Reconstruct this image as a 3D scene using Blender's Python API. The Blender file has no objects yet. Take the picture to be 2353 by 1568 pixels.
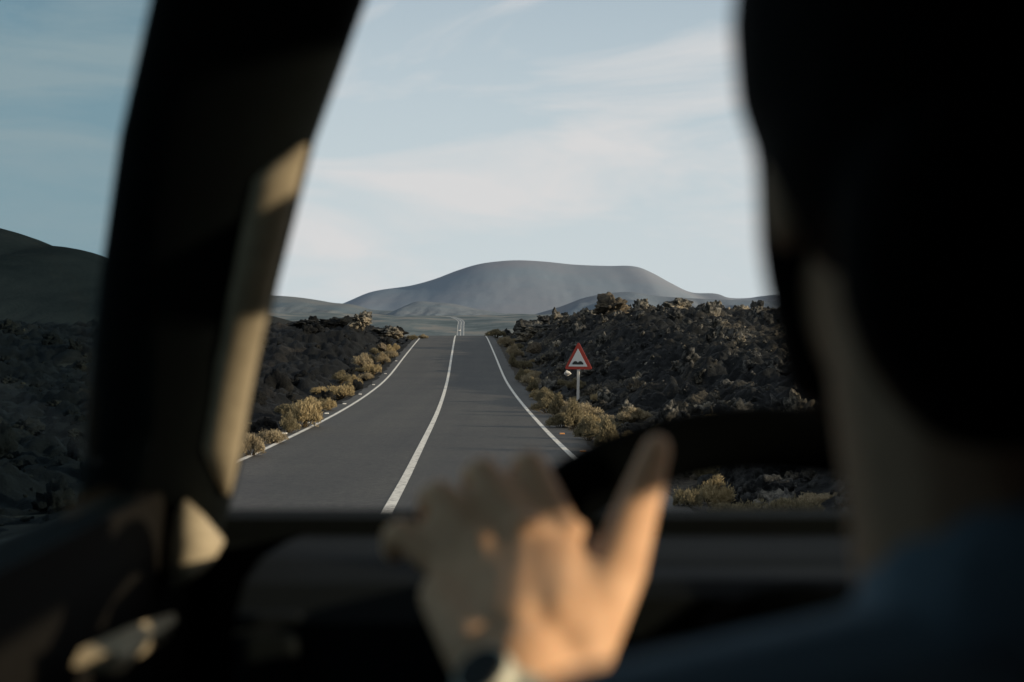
import bpy, bmesh, math, random
import numpy as np
from mathutils import Vector, Matrix

random.seed(7)
RNG = np.random.default_rng(11)
scene = bpy.context.scene
COL = scene.collection
R = math.radians
EYE = 1.65                      # height of the lens above the road
K = 0.72 / 2353.0               # 50 mm lens on a 36 mm sensor: metres per photo unit per metre of distance
PITCH = math.atan(49 * K)

# ------------------------------------------------------------------ helpers
def P(px, py, y):
    """point at distance y along the road seen in the photograph at (px, py)"""
    u, v = (px - 1176.5) * K, -(py - 784) * K
    dy = math.cos(PITCH) + v * math.sin(PITCH)
    dz = -math.sin(PITCH) + v * math.cos(PITCH)
    s = y / dy
    return Vector((u * s, y, EYE + dz * s))

def tag(o, label=None, cat=None, group=None, kind=None):
    if label: o['label'] = label
    if cat: o['category'] = cat
    if group: o['group'] = group
    if kind: o['kind'] = kind
    return o

def empty(name, loc=(0, 0, 0), rz=0.0):
    o = bpy.data.objects.new(name, None)
    o.empty_display_size = 0.1
    COL.objects.link(o)
    o.location = loc
    o.rotation_euler = (0, 0, rz)
    return o

def link(name, me, mat=None, parent=None, smooth=False):
    o = bpy.data.objects.new(name, me)
    COL.objects.link(o)
    if mat is not None and len(me.materials) == 0:
        me.materials.append(mat)
    if parent is not None:
        o.parent = parent
    if smooth:
        me.shade_smooth()
    return o

def np_mesh(name, verts, faces):
    """verts (n,3); faces (m,k) all the same size"""
    me = bpy.data.meshes.new(name)
    verts = np.asarray(verts, dtype=np.float32)
    faces = np.asarray(faces, dtype=np.int32)
    n, m, k = len(verts), len(faces), faces.shape[1]
    me.vertices.add(n)
    me.vertices.foreach_set('co', verts.ravel())
    me.loops.add(m * k)
    me.loops.foreach_set('vertex_index', faces.ravel())
    me.polygons.add(m)
    me.polygons.foreach_set('loop_start', np.arange(0, m * k, k, dtype=np.int32))
    me.polygons.foreach_set('loop_total', np.full(m, k, dtype=np.int32))
    me.update(calc_edges=True)
    me.validate()
    return me

def grid_faces(nr, nc):
    i = np.arange(nr - 1)[:, None] * nc + np.arange(nc - 1)[None, :]
    i = i.ravel()
    return np.stack([i, i + 1, i + nc + 1, i + nc], axis=1)

def bm_mesh(name, bm):
    me = bpy.data.meshes.new(name)
    bmesh.ops.recalc_face_normals(bm, faces=bm.faces)
    bm.to_mesh(me)
    bm.free()
    return me

def add_box(bm, c, s, rot=None, bevel=0.0):
    m = Matrix.Translation(Vector(c)) @ (rot.to_4x4() if rot is not None else Matrix()) @ Matrix.Diagonal((s[0], s[1], s[2], 1))
    r = bmesh.ops.create_cube(bm, size=1.0, matrix=m)
    if bevel:
        es = list({e for v in r['verts'] for e in v.link_edges})
        bmesh.ops.bevel(bm, geom=es, offset=bevel, segments=3, affect='EDGES', profile=0.5)

def add_tube(bm, pts, rads, n=16, closed=False, squash=None):
    pts = [Vector(p) for p in pts]
    m = len(pts)
    rings = []
    prev = None
    for i, p in enumerate(pts):
        if closed:
            t = (pts[(i + 1) % m] - pts[i - 1]).normalized()
        else:
            t = (pts[min(i + 1, m - 1)] - pts[max(i - 1, 0)]).normalized()
        if prev is None:
            a = t.orthogonal().normalized()
        else:
            a = (prev - t * prev.dot(t)).normalized()
        prev = a
        b = t.cross(a)
        r = rads[i] if hasattr(rads, '__len__') else rads
        rings.append([bm.verts.new(p + (a * math.cos(2 * math.pi * j / n) + b * math.sin(2 * math.pi * j / n)) * r) for j in range(n)])
    for i in range(m if closed else m - 1):
        A, B = rings[i], rings[(i + 1) % m]
        for j in range(n):
            bm.faces.new((A[j], A[(j + 1) % n], B[(j + 1) % n], B[j]))
    if not closed:
        bm.faces.new(rings[0][::-1])
        bm.faces.new(rings[-1])

def add_cone_capsule(bm, a, b, ra, rb, n=14):
    """tapered limb segment with round ends"""
    a, b = Vector(a), Vector(b)
    d = b - a
    L = d.length
    t = d.normalized() if L > 1e-6 else Vector((0, 0, 1))
    pts, rads = [], []
    for k in range(1, 6):
        th = math.pi / 2 * k / 5.5
        pts.append(a - t * ra * math.cos(th)); rads.append(ra * math.sin(th))
    pts.append(a); rads.append(ra)
    pts.append(b); rads.append(rb)
    for k in range(5, 0, -1):
        th = math.pi / 2 * k / 5.5
        pts.append(b + t * rb * math.cos(th)); rads.append(rb * math.sin(th))
    a1 = t.orthogonal().normalized(); b1 = t.cross(a1)
    rings = [[bm.verts.new(p + (a1 * math.cos(2 * math.pi * j / n) + b1 * math.sin(2 * math.pi * j / n)) * r) for j in range(n)] for p, r in zip(pts, rads)]
    for A, B in zip(rings, rings[1:]):
        for j in range(n):
            bm.faces.new((A[j], A[(j + 1) % n], B[(j + 1) % n], B[j]))
    bm.faces.new(rings[0][::-1]); bm.faces.new(rings[-1])

def add_ellipsoid(bm, c, s, rot=None, sub=3):
    m = Matrix.Translation(Vector(c)) @ (rot.to_4x4() if rot is not None else Matrix()) @ Matrix.Diagonal((s[0], s[1], s[2], 1))
    bmesh.ops.create_icosphere(bm, subdivisions=sub, radius=1.0, matrix=m)

def remeshed(name, bm, voxel, smooth=6, factor=0.5):
    """grow one continuous surface over overlapping volumes"""
    me = bm_mesh(name + '_raw', bm)
    o = bpy.data.objects.new(name + '_raw', me)
    COL.objects.link(o)
    m = o.modifiers.new('remesh', 'REMESH'); m.mode = 'VOXEL'; m.voxel_size = voxel; m.use_smooth_shade = True
    s = o.modifiers.new('smooth', 'SMOOTH'); s.factor = factor; s.iterations = smooth
    dg = bpy.context.evaluated_depsgraph_get()
    out = bpy.data.meshes.new_from_object(o.evaluated_get(dg))
    out.name = name
    bpy.data.objects.remove(o); bpy.data.meshes.remove(me)
    out.shade_smooth()
    return out

# vectorised value noise --------------------------------------------------
def _hash(ix, iy, iz, seed):
    h = (ix.astype(np.int64) * 374761393 + iy.astype(np.int64) * 668265263 + iz.astype(np.int64) * 2147483647 + seed * 1274126177) & 0xFFFFFFFF
    h = ((h ^ (h >> 13)) * 1274126177) & 0xFFFFFFFF
    h = (h ^ (h >> 16)) & 0xFFFFFF
    return h / float(0xFFFFFF)

def vnoise(x, y, seed=0, z=None):
    x = np.asarray(x, float); y = np.asarray(y, float)
    ix, iy = np.floor(x), np.floor(y)
    fx, fy = x - ix, y - iy
    fx = fx * fx * fx * (fx * (fx * 6 - 15) + 10); fy = fy * fy * fy * (fy * (fy * 6 - 15) + 10)
    zz = np.zeros_like(ix)
    a = _hash(ix, iy, zz, seed); b = _hash(ix + 1, iy, zz, seed)
    c = _hash(ix, iy + 1, zz, seed); d = _hash(ix + 1, iy + 1, zz, seed)
    return (a * (1 - fx) + b * fx) * (1 - fy) + (c * (1 - fx) + d * fx) * fy * 1.0

def fbm(x, y, oct=4, seed=0, gain=0.5):
    s = 0; a = 1; t = 0
    for k in range(oct):
        s = s + a * vnoise(x * 2 ** k + 17.3 * k, y * 2 ** k - 9.1 * k, seed + k)
        t += a; a *= gain
    return s / t

def worley(x, y, seed=0):
    """distance to nearest and second nearest feature point"""
    ix, iy = np.floor(x), np.floor(y)
    d1 = np.full(np.shape(x), 9.0); d2 = np.full(np.shape(x), 9.0)
    for dx in (-1, 0, 1):
        for dy in (-1, 0, 1):
            cx, cy = ix + dx, iy + dy
            zz = np.zeros_like(cx)
            d = np.hypot(cx + _hash(cx, cy, zz, seed) - x, cy + _hash(cx, cy, zz, seed + 5) - y)
            d2 = np.where(d < d1, d1, np.minimum(d2, d)); d1 = np.minimum(d1, d)
    return d1, d2

def smooth(t, a, b):
    t = np.clip((np.asarray(t, float) - a) / (b - a), 0, 1)
    return t * t * (3 - 2 * t)

def pchip(xs, ys):
    xs = np.array(xs, float); ys = np.array(ys, float)
    h = np.diff(xs); dl = np.diff(ys) / h
    m = np.zeros(len(xs)); m[0], m[-1] = dl[0], dl[-1]
    for i in range(1, len(xs) - 1):
        m[i] = 0.5 * (dl[i - 1] + dl[i]) if True else 0
    def f(x):
        x = np.asarray(x, float)
        i = np.clip(np.searchsorted(xs, x) - 1, 0, len(h) - 1)
        t = (np.clip(x, xs[0], xs[-1]) - xs[i]) / h[i]
        return ((1 + 2 * t) * (1 - t) ** 2 * ys[i] + t * (1 - t) ** 2 * h[i] * m[i] + t * t * (3 - 2 * t) * ys[i + 1] + t * t * (t - 1) * h[i] * m[i + 1])
    return f

# ------------------------------------------------------------------ materials
def new_mat(name):
    m = bpy.data.materials.new(name)
    m.use_nodes = True
    nt = m.node_tree
    b = nt.nodes['Principled BSDF']
    return m, nt, b

def N(nt, t, **kw):
    n = nt.nodes.new(t)
    for k, v in kw.items():
        if k.startswith('i_'):
            n.inputs[k[2:].replace('_', ' ')].default_value = v
        else:
            setattr(n, k, v)
    return n

def noise(nt, scale, detail=4, rough=0.55, vec=None):
    n = N(nt, 'ShaderNodeTexNoise')
    n.inputs['Scale'].default_value = scale; n.inputs['Detail'].default_value = detail; n.inputs['Roughness'].default_value = rough
    if vec is None:
        tc = N(nt, 'ShaderNodeTexCoord'); vec = tc.outputs['Object']
    nt.links.new(vec, n.inputs['Vector'])
    return n

def ramp(nt, src, stops):
    r = N(nt, 'ShaderNodeValToRGB')
    e = r.color_ramp.elements
    while len(e) < len(stops): e.new(0.5)
    for i, (p, c) in enumerate(stops):
        e[i].position = p; e[i].color = (*c, 1) if len(c) == 3 else c
    nt.links.new(src, r.inputs['Fac'])
    return r

def mixc(nt, fac, a, b, blend='MIX'):
    m = N(nt, 'ShaderNodeMix', data_type='RGBA', blend_type=blend)
    for s, k in ((fac, 0), (a, 6), (b, 7)):
        if hasattr(s, 'is_linked'): nt.links.new(s, m.inputs[k])
        else: m.inputs[k].default_value = s if k == 0 else (*s, 1)
    return m.outputs[2]

def bump(nt, b, src, strength=0.3, dist=0.02):
    n = N(nt, 'ShaderNodeBump'); n.inputs['Strength'].default_value = strength; n.inputs['Distance'].default_value = dist
    nt.links.new(src, n.inputs['Height']); nt.links.new(n.outputs[0], b.inputs['Normal'])

def noisy_mat(name, stops, scale=6.0, rough=0.8, spec=0.3, bstr=0.2, bscale=None, bdist=0.02, detail=5):
    m, nt, b = new_mat(name)
    n = noise(nt, scale, detail)
    r = ramp(nt, n.outputs['Fac'], stops)
    nt.links.new(r.outputs[0], b.inputs['Base Color'])
    b.inputs['Roughness'].default_value = rough
    b.inputs['Specular IOR Level'].default_value = spec
    if bstr:
        n2 = noise(nt, bscale or scale * 3, 6, 0.65)
        bump(nt, b, n2.outputs['Fac'], bstr, bdist)
    return m

M = {}
# asphalt: fine aggregate, slightly paler wheel tracks
m, nt, b = new_mat('asphalt')
tc = N(nt, 'ShaderNodeTexCoord')
n1 = noise(nt, 45, 3, 0.7, tc.outputs['Object']); n2 = noise(nt, 0.35, 4, 0.6, tc.outputs['Object'])
c1 = ramp(nt, n1.outputs['Fac'], [(0.3, (0.026, 0.0255, 0.024)), (0.7, (0.078, 0.074, 0.068))])
c2 = ramp(nt, n2.outputs['Fac'], [(0.3, (0.8, 0.8, 0.82)), (0.7, (1.12, 1.1, 1.06))])
n3 = noise(nt, 9, 4, 0.75, tc.outputs['Object']); c3 = ramp(nt, n3.outputs['Fac'], [(0.34, (0.62, 0.62, 0.62)), (0.66, (1.38, 1.36, 1.32))])
mpx = N(nt, 'ShaderNodeMapping'); mpx.inputs['Scale'].default_value = (1.4, 0.03, 1.0); nt.links.new(tc.outputs['Object'], mpx.inputs[0])
n4 = noise(nt, 1.0, 3, 0.5, mpx.outputs[0]); c4 = ramp(nt, n4.outputs['Fac'], [(0.35, (0.86, 0.86, 0.87)), (0.65, (1.1, 1.09, 1.07))])
near_a = mixc(nt, 1.0, mixc(nt, 1.0, mixc(nt, 1.0, c1.outputs[0], c2.outputs[0], 'MULTIPLY'), c3.outputs[0], 'MULTIPLY'), c4.outputs[0], 'MULTIPLY')
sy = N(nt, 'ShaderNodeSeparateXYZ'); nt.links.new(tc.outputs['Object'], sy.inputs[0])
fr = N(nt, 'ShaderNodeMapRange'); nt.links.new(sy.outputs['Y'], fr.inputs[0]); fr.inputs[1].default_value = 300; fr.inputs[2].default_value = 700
nt.links.new(mixc(nt, fr.outputs[0], near_a, (0.135, 0.155, 0.165)), b.inputs['Base Color'])      # distance haze painted into the far road as a paler colour
b.inputs['Roughness'].default_value = 0.75; b.inputs['Specular IOR Level'].default_value = 0.35
bump(nt, b, n1.outputs['Fac'], 0.35, 0.01)
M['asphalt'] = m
M['paint'] = noisy_mat('road_paint', [(0.31, (0.16, 0.15, 0.14)), (0.37, (0.50, 0.47, 0.41)), (0.55, (0.78, 0.74, 0.66))], 11, 0.7, 0.3, 0.15)
M['lava'] = None
def lava_mat(name, dark, mid, light, patch=0.62, island=0.0):
    m, nt, b = new_mat(name)
    tc = N(nt, 'ShaderNodeTexCoord')
    a = noise(nt, 2.6, 6, 0.78, tc.outputs['Object'])
    f = noise(nt, 0.22, 4, 0.6, tc.outputs['Object'])
    g = noise(nt, 9.0, 5, 0.7, tc.outputs['Object'])
    base = ramp(nt, a.outputs['Fac'], [(0.45, dark), (0.66, mid)])
    pm = ramp(nt, f.outputs['Fac'], [(patch - 0.07, (0, 0, 0)), (patch + 0.06, (1, 1, 1))])
    gm = ramp(nt, g.outputs['Fac'], [(0.42, (0, 0, 0)), (0.62, (1, 1, 1))])
    mul = N(nt, 'ShaderNodeMath', operation='MULTIPLY'); nt.links.new(pm.outputs[0], mul.inputs[0]); nt.links.new(gm.outputs[0], mul.inputs[1])
    colr = mixc(nt, mul.outputs[0], base.outputs[0], light)
    if island:
        gi = N(nt, 'ShaderNodeNewGeometry')
        ir = ramp(nt, gi.outputs['Random Per Island'], [(0.0, (0.5, 0.52, 0.54)), (0.7, (1.0, 0.98, 0.94)), (0.92, (1.5, 1.42, 1.28)), (1.0, (2.3 * island, 2.1 * island, 1.8 * island))])
        colr = mixc(nt, 1.0, colr, ir.outputs[0], 'MULTIPLY')
    nt.links.new(colr, b.inputs['Base Color'])
    b.inputs['Roughness'].default_value = 0.9; b.inputs['Specular IOR Level'].default_value = 0.2
    bump(nt, b, g.outputs['Fac'], 0.9, 0.08)
    return m
M['lava'] = lava_mat('lava_clinker', (0.003, 0.004, 0.0045), (0.019, 0.0205, 0.021), (0.11, 0.095, 0.07), 0.59)
M['clinker'] = lava_mat('loose_clinker', (0.006, 0.0075, 0.008), (0.155, 0.152, 0.143), (0.27, 0.235, 0.18), 0.58, 1.25)
M['clinker_left'] = lava_mat('loose_clinker_shaded', (0.003, 0.004, 0.0045), (0.011, 0.0115, 0.012), (0.055, 0.048, 0.037), 0.60, 0.8)  # shade on the left painted in as a darker copy of the clinker
M['lava_left'] = lava_mat('shaded_lava', (0.0025, 0.0033, 0.0037), (0.007, 0.008, 0.0085), (0.045, 0.038, 0.03), 0.63)  # shade of the left ground put into a darker lava colour
M['boulder'] = lava_mat('lichen_rock', (0.028, 0.025, 0.021), (0.095, 0.078, 0.055), (0.20, 0.158, 0.105), 0.46)
M['ground'] = None
m, nt, b = new_mat('dry_ground')
geo = N(nt, 'ShaderNodeNewGeometry'); sep = N(nt, 'ShaderNodeSeparateXYZ'); nt.links.new(geo.outputs['Position'], sep.inputs[0])
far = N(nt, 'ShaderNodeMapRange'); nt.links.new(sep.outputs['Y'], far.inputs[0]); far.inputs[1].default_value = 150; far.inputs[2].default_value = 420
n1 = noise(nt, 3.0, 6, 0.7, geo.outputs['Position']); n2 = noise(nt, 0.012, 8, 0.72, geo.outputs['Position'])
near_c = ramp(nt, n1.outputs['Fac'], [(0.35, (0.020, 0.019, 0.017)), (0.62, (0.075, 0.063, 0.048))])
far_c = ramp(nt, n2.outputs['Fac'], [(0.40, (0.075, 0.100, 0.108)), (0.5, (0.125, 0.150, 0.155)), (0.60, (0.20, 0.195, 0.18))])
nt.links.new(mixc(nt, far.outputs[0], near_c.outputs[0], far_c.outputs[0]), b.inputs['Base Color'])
b.inputs['Roughness'].default_value = 0.95; b.inputs['Specular IOR Level'].default_value = 0.1
bump(nt, b, n1.outputs['Fac'], 0.6, 0.05)
M['ground'] = m
M['gravel'] = noisy_mat('verge_gravel', [(0.35, (0.02, 0.019, 0.018)), (0.65, (0.11, 0.095, 0.075))], 14, 0.95, 0.1, 0.7, 30, 0.05)

def hill_mat(name, a, c, e, sc=0.004, patch=None):
    m, nt, b = new_mat(name)
    geo = N(nt, 'ShaderNodeNewGeometry')
    n1 = noise(nt, sc, 6, 0.62, geo.outputs['Position']); n2 = noise(nt, sc * 14, 6, 0.75, geo.outputs['Position'])
    r1 = ramp(nt, n1.outputs['Fac'], [(0.36, a), (0.64, c)])
    r2 = ramp(nt, n2.outputs['Fac'], [(0.62, (0, 0, 0)), (0.74, (0.55, 0.55, 0.55))])
    nt.links.new(mixc(nt, r2.outputs[0], r1.outputs[0], e), b.inputs['Base Color'])
    b.inputs['Roughness'].default_value = 1.0; b.inputs['Specular IOR Level'].default_value = 0.0
    bump(nt, b, n2.outputs['Fac'], 0.35, 6.0)
    return m
M['mountain'] = hill_mat('distant_volcano', (0.195, 0.245, 0.288), (0.225, 0.240, 0.272), (0.28, 0.29, 0.295), 0.0012)  # bluish distance haze painted into the far hills' colours
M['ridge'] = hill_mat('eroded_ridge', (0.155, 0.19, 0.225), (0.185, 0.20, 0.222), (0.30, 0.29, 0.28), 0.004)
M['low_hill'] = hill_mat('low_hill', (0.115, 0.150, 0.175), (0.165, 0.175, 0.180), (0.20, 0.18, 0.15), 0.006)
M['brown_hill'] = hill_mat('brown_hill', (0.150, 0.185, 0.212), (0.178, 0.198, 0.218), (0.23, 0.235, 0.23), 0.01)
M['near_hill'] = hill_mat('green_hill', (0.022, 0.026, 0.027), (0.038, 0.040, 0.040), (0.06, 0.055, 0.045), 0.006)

def leaf_mat(name, a, c, tr=0.25):
    m, nt, b = new_mat(name)
    n1 = noise(nt, 5, 3); n2 = noise(nt, 40, 2)
    ad = N(nt, 'ShaderNodeMath', operation='ADD'); nt.links.new(n1.outputs['Fac'], ad.inputs[0]); nt.links.new(n2.outputs['Fac'], ad.inputs[1])
    hf = N(nt, 'ShaderNodeMath', operation='MULTIPLY'); nt.links.new(ad.outputs[0], hf.inputs[0]); hf.inputs[1].default_value = 0.5
    r1 = ramp(nt, hf.outputs[0], [(0.36, a), (0.64, c)])
    nt.links.new(r1.outputs[0], b.inputs['Base Color'])
    b.inputs['Roughness'].default_value = 0.8; b.inputs['Specular IOR Level'].default_value = 0.15
    t = N(nt, 'ShaderNodeBsdfTranslucent'); nt.links.new(r1.outputs[0], t.inputs['Color'])
    mx = N(nt, 'ShaderNodeMixShader'); mx.inputs[0].default_value = tr
    nt.links.new(b.outputs[0], mx.inputs[1]); nt.links.new(t.outputs[0], mx.inputs[2])
    nt.links.new(mx.outputs[0], nt.nodes['Material Output'].inputs['Surface'])
    return m
M['straw'] = leaf_mat('straw_foliage', (0.20, 0.155, 0.09), (0.45, 0.38, 0.255))
M['gold'] = leaf_mat('golden_foliage', (0.22, 0.165, 0.08), (0.48, 0.39, 0.23))
M['olive'] = leaf_mat('olive_foliage', (0.10, 0.088, 0.055), (0.30, 0.25, 0.15))
M['twig'] = noisy_mat('twig', [(0.3, (0.05, 0.035, 0.02)), (0.7, (0.13, 0.10, 0.06))], 30, 0.9, 0.1, 0)

def plain(name, col, rough=0.6, spec=0.3, metal=0.0, bstr=0.1, scale=60, var=0.15, coat=0.0):
    lo = tuple(c * (1 - var) for c in col); hi = tuple(c * (1 + var) for c in col)
    m = noisy_mat(name, [(0.3, lo), (0.7, hi)], scale, rough, spec, bstr, scale * 2, 0.002)
    b = m.node_tree.nodes['Principled BSDF']
    b.inputs['Metallic'].default_value = metal; b.inputs['Coat Weight'].default_value = coat
    return m
M['pole'] = plain('galvanised_pole', (0.55, 0.52, 0.47), 0.5, 0.4)
M['red'] = plain('sign_red', (0.27, 0.030, 0.018), 0.5, 0.4)
M['white'] = plain('sign_white', (0.47, 0.49, 0.50), 0.5, 0.4, var=0.05)
M['black'] = plain('sign_black', (0.015, 0.018, 0.018), 0.6, 0.3)
M['stud'] = plain('stud_white', (0.75, 0.72, 0.66), 0.4, 0.5)
M['amber'] = plain('stud_amber', (0.6, 0.25, 0.06), 0.3, 0.5)
M['beige'] = plain('beige_trim', (0.36, 0.30, 0.205), 0.75, 0.15, scale=90)
M['dark_trim'] = plain('dark_plastic', (0.003, 0.0045, 0.0045), 0.8, 0.1)
M['dash'] = plain('dash_vinyl', (0.006, 0.0075, 0.008), 0.8, 0.06, scale=150, bstr=0.3)
M['liner'] = plain('headliner', (0.004, 0.0055, 0.0055), 0.95, 0.0)
M['leather'] = plain('wheel_leather', (0.0012, 0.0015, 0.0015), 0.95, 0.01, scale=120, bstr=0.3)
M['silver'] = plain('silver_trim', (0.45, 0.44, 0.38), 0.4, 0.5, metal=0.3)
M['carpaint'] = plain('dark_paint', (0.012, 0.015, 0.018), 0.10, 0.5, coat=0.3, var=0.02, bstr=0.0)
M['door_card'] = plain('brown_door_card', (0.006, 0.0053, 0.0044), 0.85, 0.1)
M['seat'] = plain('seat_fabric', (0.010, 0.011, 0.012), 0.95, 0.0, scale=200)
M['shirt'] = plain('navy_cotton', (0.21, 0.285, 0.35), 0.95, 0.1, scale=220, bstr=0.4)
M['hair'] = plain('dark_hair', (0.006, 0.006, 0.006), 0.8, 0.1, scale=120)
M['steel'] = plain('watch_steel', (0.52, 0.51, 0.42), 0.45, 0.5, metal=0.2)
m, nt, b = new_mat('skin')
n1 = noise(nt, 30, 4)
r1 = ramp(nt, n1.outputs['Fac'], [(0.3, (0.60, 0.345, 0.195)), (0.7, (0.74, 0.455, 0.275))])
nt.links.new(r1.outputs[0], b.inputs['Base Color'])
b.inputs['Roughness'].default_value = 0.6; b.inputs['Specular IOR Level'].default_value = 0.3
b.inputs['Subsurface Weight'].default_value = 0.15; b.inputs['Subsurface Radius'].default_value = (0.01, 0.004, 0.002); b.inputs['Subsurface Scale'].default_value = 0.5
n2 = noise(nt, 260, 4); bump(nt, b, n2.outputs['Fac'], 0.15, 0.002)
M['skin'] = m
M['tan'] = plain('darker_skin', (0.52, 0.34, 0.22), 0.75, 0.15, scale=40)  # slightly darker skin on neck and head
def glass_mat(name, tint, refl=0.03):
    m = bpy.data.materials.new(name); m.use_nodes = True
    nt = m.node_tree; nt.nodes.remove(nt.nodes['Principled BSDF'])
    t = N(nt, 'ShaderNodeBsdfTransparent'); t.inputs[0].default_value = (*tint, 1)
    g = N(nt, 'ShaderNodeBsdfGlossy'); g.inputs['Roughness'].default_value = 0.02
    tc = N(nt, 'ShaderNodeTexCoord'); n = noise(nt, 3.0, 3, 0.5, tc.outputs['Object'])
    r = ramp(nt, n.outputs['Fac'], [(0.3, (refl * 0.8,) * 3), (0.7, (refl * 1.2,) * 3)])
    mx = N(nt, 'ShaderNodeMixShader'); nt.links.new(r.outputs[0], mx.inputs[0])
    nt.links.new(t.outputs[0], mx.inputs[1]); nt.links.new(g.outputs[0], mx.inputs[2])
    nt.links.new(mx.outputs[0], nt.nodes['Material Output'].inputs['Surface'])
    return m
M['windscreen'] = glass_mat('windscreen_glass', (0.97, 0.985, 0.98), 0.012)
M['tinted'] = glass_mat('tinted_side_glass', (0.60, 0.71, 0.745), 0.012)
M['side_glass'] = glass_mat('clear_side_glass', (0.95, 0.95, 0.93), 0.01)

# ------------------------------------------------------------------ light, sky
SUN_EL, SUN_AZ = 12.0, 22.0        # degrees; azimuth measured from +X towards -Y (behind the camera)
sdir = Vector((math.cos(R(SUN_EL)) * math.cos(R(SUN_AZ)), -math.cos(R(SUN_EL)) * math.sin(R(SUN_AZ)), math.sin(R(SUN_EL))))
sun = bpy.data.lights.new('sun', 'SUN'); sun.energy = 5.0; sun.angle = R(0.5); sun.color = (1.0, 0.84, 0.63)
so = bpy.data.objects.new('sun', sun); COL.objects.link(so)
so.rotation_euler = (-sdir).to_track_quat('-Z', 'Y').to_euler()
so.location = (30, -4, 20)
w = bpy.data.worlds.new('World'); scene.world = w; w.use_nodes = True
nt = w.node_tree
bg = nt.nodes['Background']; bg.inputs['Strength'].default_value = 0.10
sky = N(nt, 'ShaderNodeTexSky', sky_type='NISHITA'); sky.sun_disc = False
sky.sun_elevation = R(SUN_EL); sky.sun_rotation = R(90 + SUN_AZ); sky.air_density = 1.0; sky.dust_density = 0.6; sky.ozone_density = 1.0
hs = N(nt, 'ShaderNodeHueSaturation'); hs.inputs['Saturation'].default_value = 0.75; hs.inputs['Value'].default_value = 1.0
nt.links.new(sky.outputs[0], hs.inputs['Color'])
tc = N(nt, 'ShaderNodeTexCoord')
mp = N(nt, 'ShaderNodeMapping'); mp.inputs['Scale'].default_value = (2.4, 2.4, 8.5); mp.inputs['Rotation'].default_value = (0.0, R(6), 0)
nt.links.new(tc.outputs['Generated'], mp.inputs[0])
cn = noise(nt, 1.6, 7, 0.55, mp.outputs[0])
cn.inputs['Distortion'].default_value = 0.6
cr = ramp(nt, cn.outputs['Fac'], [(0.46, (0, 0, 0)), (0.64, (1, 1, 1))])
# thin high veil, thicker towards the horizon
sx_ = N(nt, 'ShaderNodeSeparateXYZ'); nt.links.new(tc.outputs['Generated'], sx_.inputs[0])
veil = N(nt, 'ShaderNodeMapRange'); nt.links.new(sx_.outputs['Z'], veil.inputs[0])
veil.inputs[1].default_value = 0.0; veil.inputs[2].default_value = 0.45; veil.inputs[3].default_value = 0.92; veil.inputs[4].default_value = 0.30
base_sky = mixc(nt, veil.outputs[0], hs.outputs[0], (5.6, 6.6, 7.4))
low = N(nt, 'ShaderNodeMapRange'); nt.links.new(sx_.outputs['Z'], low.inputs[0])
low.inputs[1].default_value = 0.0; low.inputs[2].default_value = 0.22; low.inputs[3].default_value = 0.75; low.inputs[4].default_value = 0.0
base_sky = mixc(nt, low.outputs[0], base_sky, (6.4, 6.8, 6.95))
SKYMIX = mixc(nt, cr.outputs[0], base_sky, (7.1, 7.0, 7.05))
nt.links.new(SKYMIX, bg.inputs['Color'])

# ------------------------------------------------------------------ terrain functions
def rel(lst): return [a for a, _ in lst], [b + EYE for _, b in lst]
zr = pchip(*rel([(-60, -0.2), (-30, -0.75), (0, -1.65), (12, -2.05), (24, -2.46), (44, -2.89), (60, -3.03), (72, -2.97), (93, -2.42), (115, -1.86), (128, -1.60), (137, -1.56), (146, -1.66), (165, -2.5), (250, -8), (500, -19), (900, -24), (1150, -19.5), (1257, -15), (1350, -9.5), (1450, -3.5), (1650, 3.0), (2200, 6), (4000, 6), (12000, 6)]))
xc = pchip([-60, 0, 17.5, 28.8, 44, 72, 137, 250, 600, 1257, 1400, 1500, 1700, 1900, 2300, 12000], [1.1, -0.9, -1.47, -1.85, -2.32, -3.25, -5.45, -9.3, -21.2, -45.5, -50.3, -54, -76, -112, -170, -600])
zR = pchip(*rel([(-60, -0.6), (0, -1.45), (20, -1.9), (35, -1.95), (60, -1.25), (85, -0.35), (105, 0.15), (130, 0.15), (160, -1.2), (200, -4), (300, -10), (500, -18), (12000, 6)]))
zL = pchip(*rel([(-60, -0.9), (0, -1.9), (30, -2.75), (60, -3.2), (70, -3.1), (76, -2.75), (82, -2.9), (92, -2.1), (108, -0.85), (122, -0.75), (145, -2.0), (170, -4), (250, -8.5), (500, -18), (12000, 6)]))

def ground_z(x, y):
    x = np.asarray(x, float); y = np.asarray(y, float)
    off = x - xc(y); a = zr(y)
    oR, oL = off - 3.45, -off - 3.6
    z = a - 0.03
    nearw = 1 - smooth(y, 180, 320)
    right = a + (zR(y) - a) * smooth(oR, 1.0, 8.5) - 0.18 * smooth(oR, 0.0, 0.8)
    left = a + (zL(y) - a) * smooth(oL, 0.6, 4.5) - 0.25 * smooth(oL, 0.0, 0.9)
    z = np.where(oR > 0, z + (right - a) * nearw, z)
    z = np.where(oL > 0, z + (left - a) * nearw, z)
    # distant plain: gentle swells away from the road
    fw = smooth(y, 300, 700) * smooth(np.abs(off), 6, 60)
    z = z + fw * ((fbm(x / 160, y / 300, 4, 3) - 0.5) * 14 + (fbm(x / 30, y / 45, 3, 13) - 0.5) * 5.0 * smooth(y, 500, 1000))
    return z

def hit(px, py, lo=8.0, hi=160.0):
    """first point of the ground met along a line of sight"""
    prev = lo
    y = lo
    while y < hi:
        p = P(px, py, y)
        if p.z < float(ground_z(p.x, p.y)):
            return p
        y *= 1.004
    return P(px, py, hi)

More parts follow.
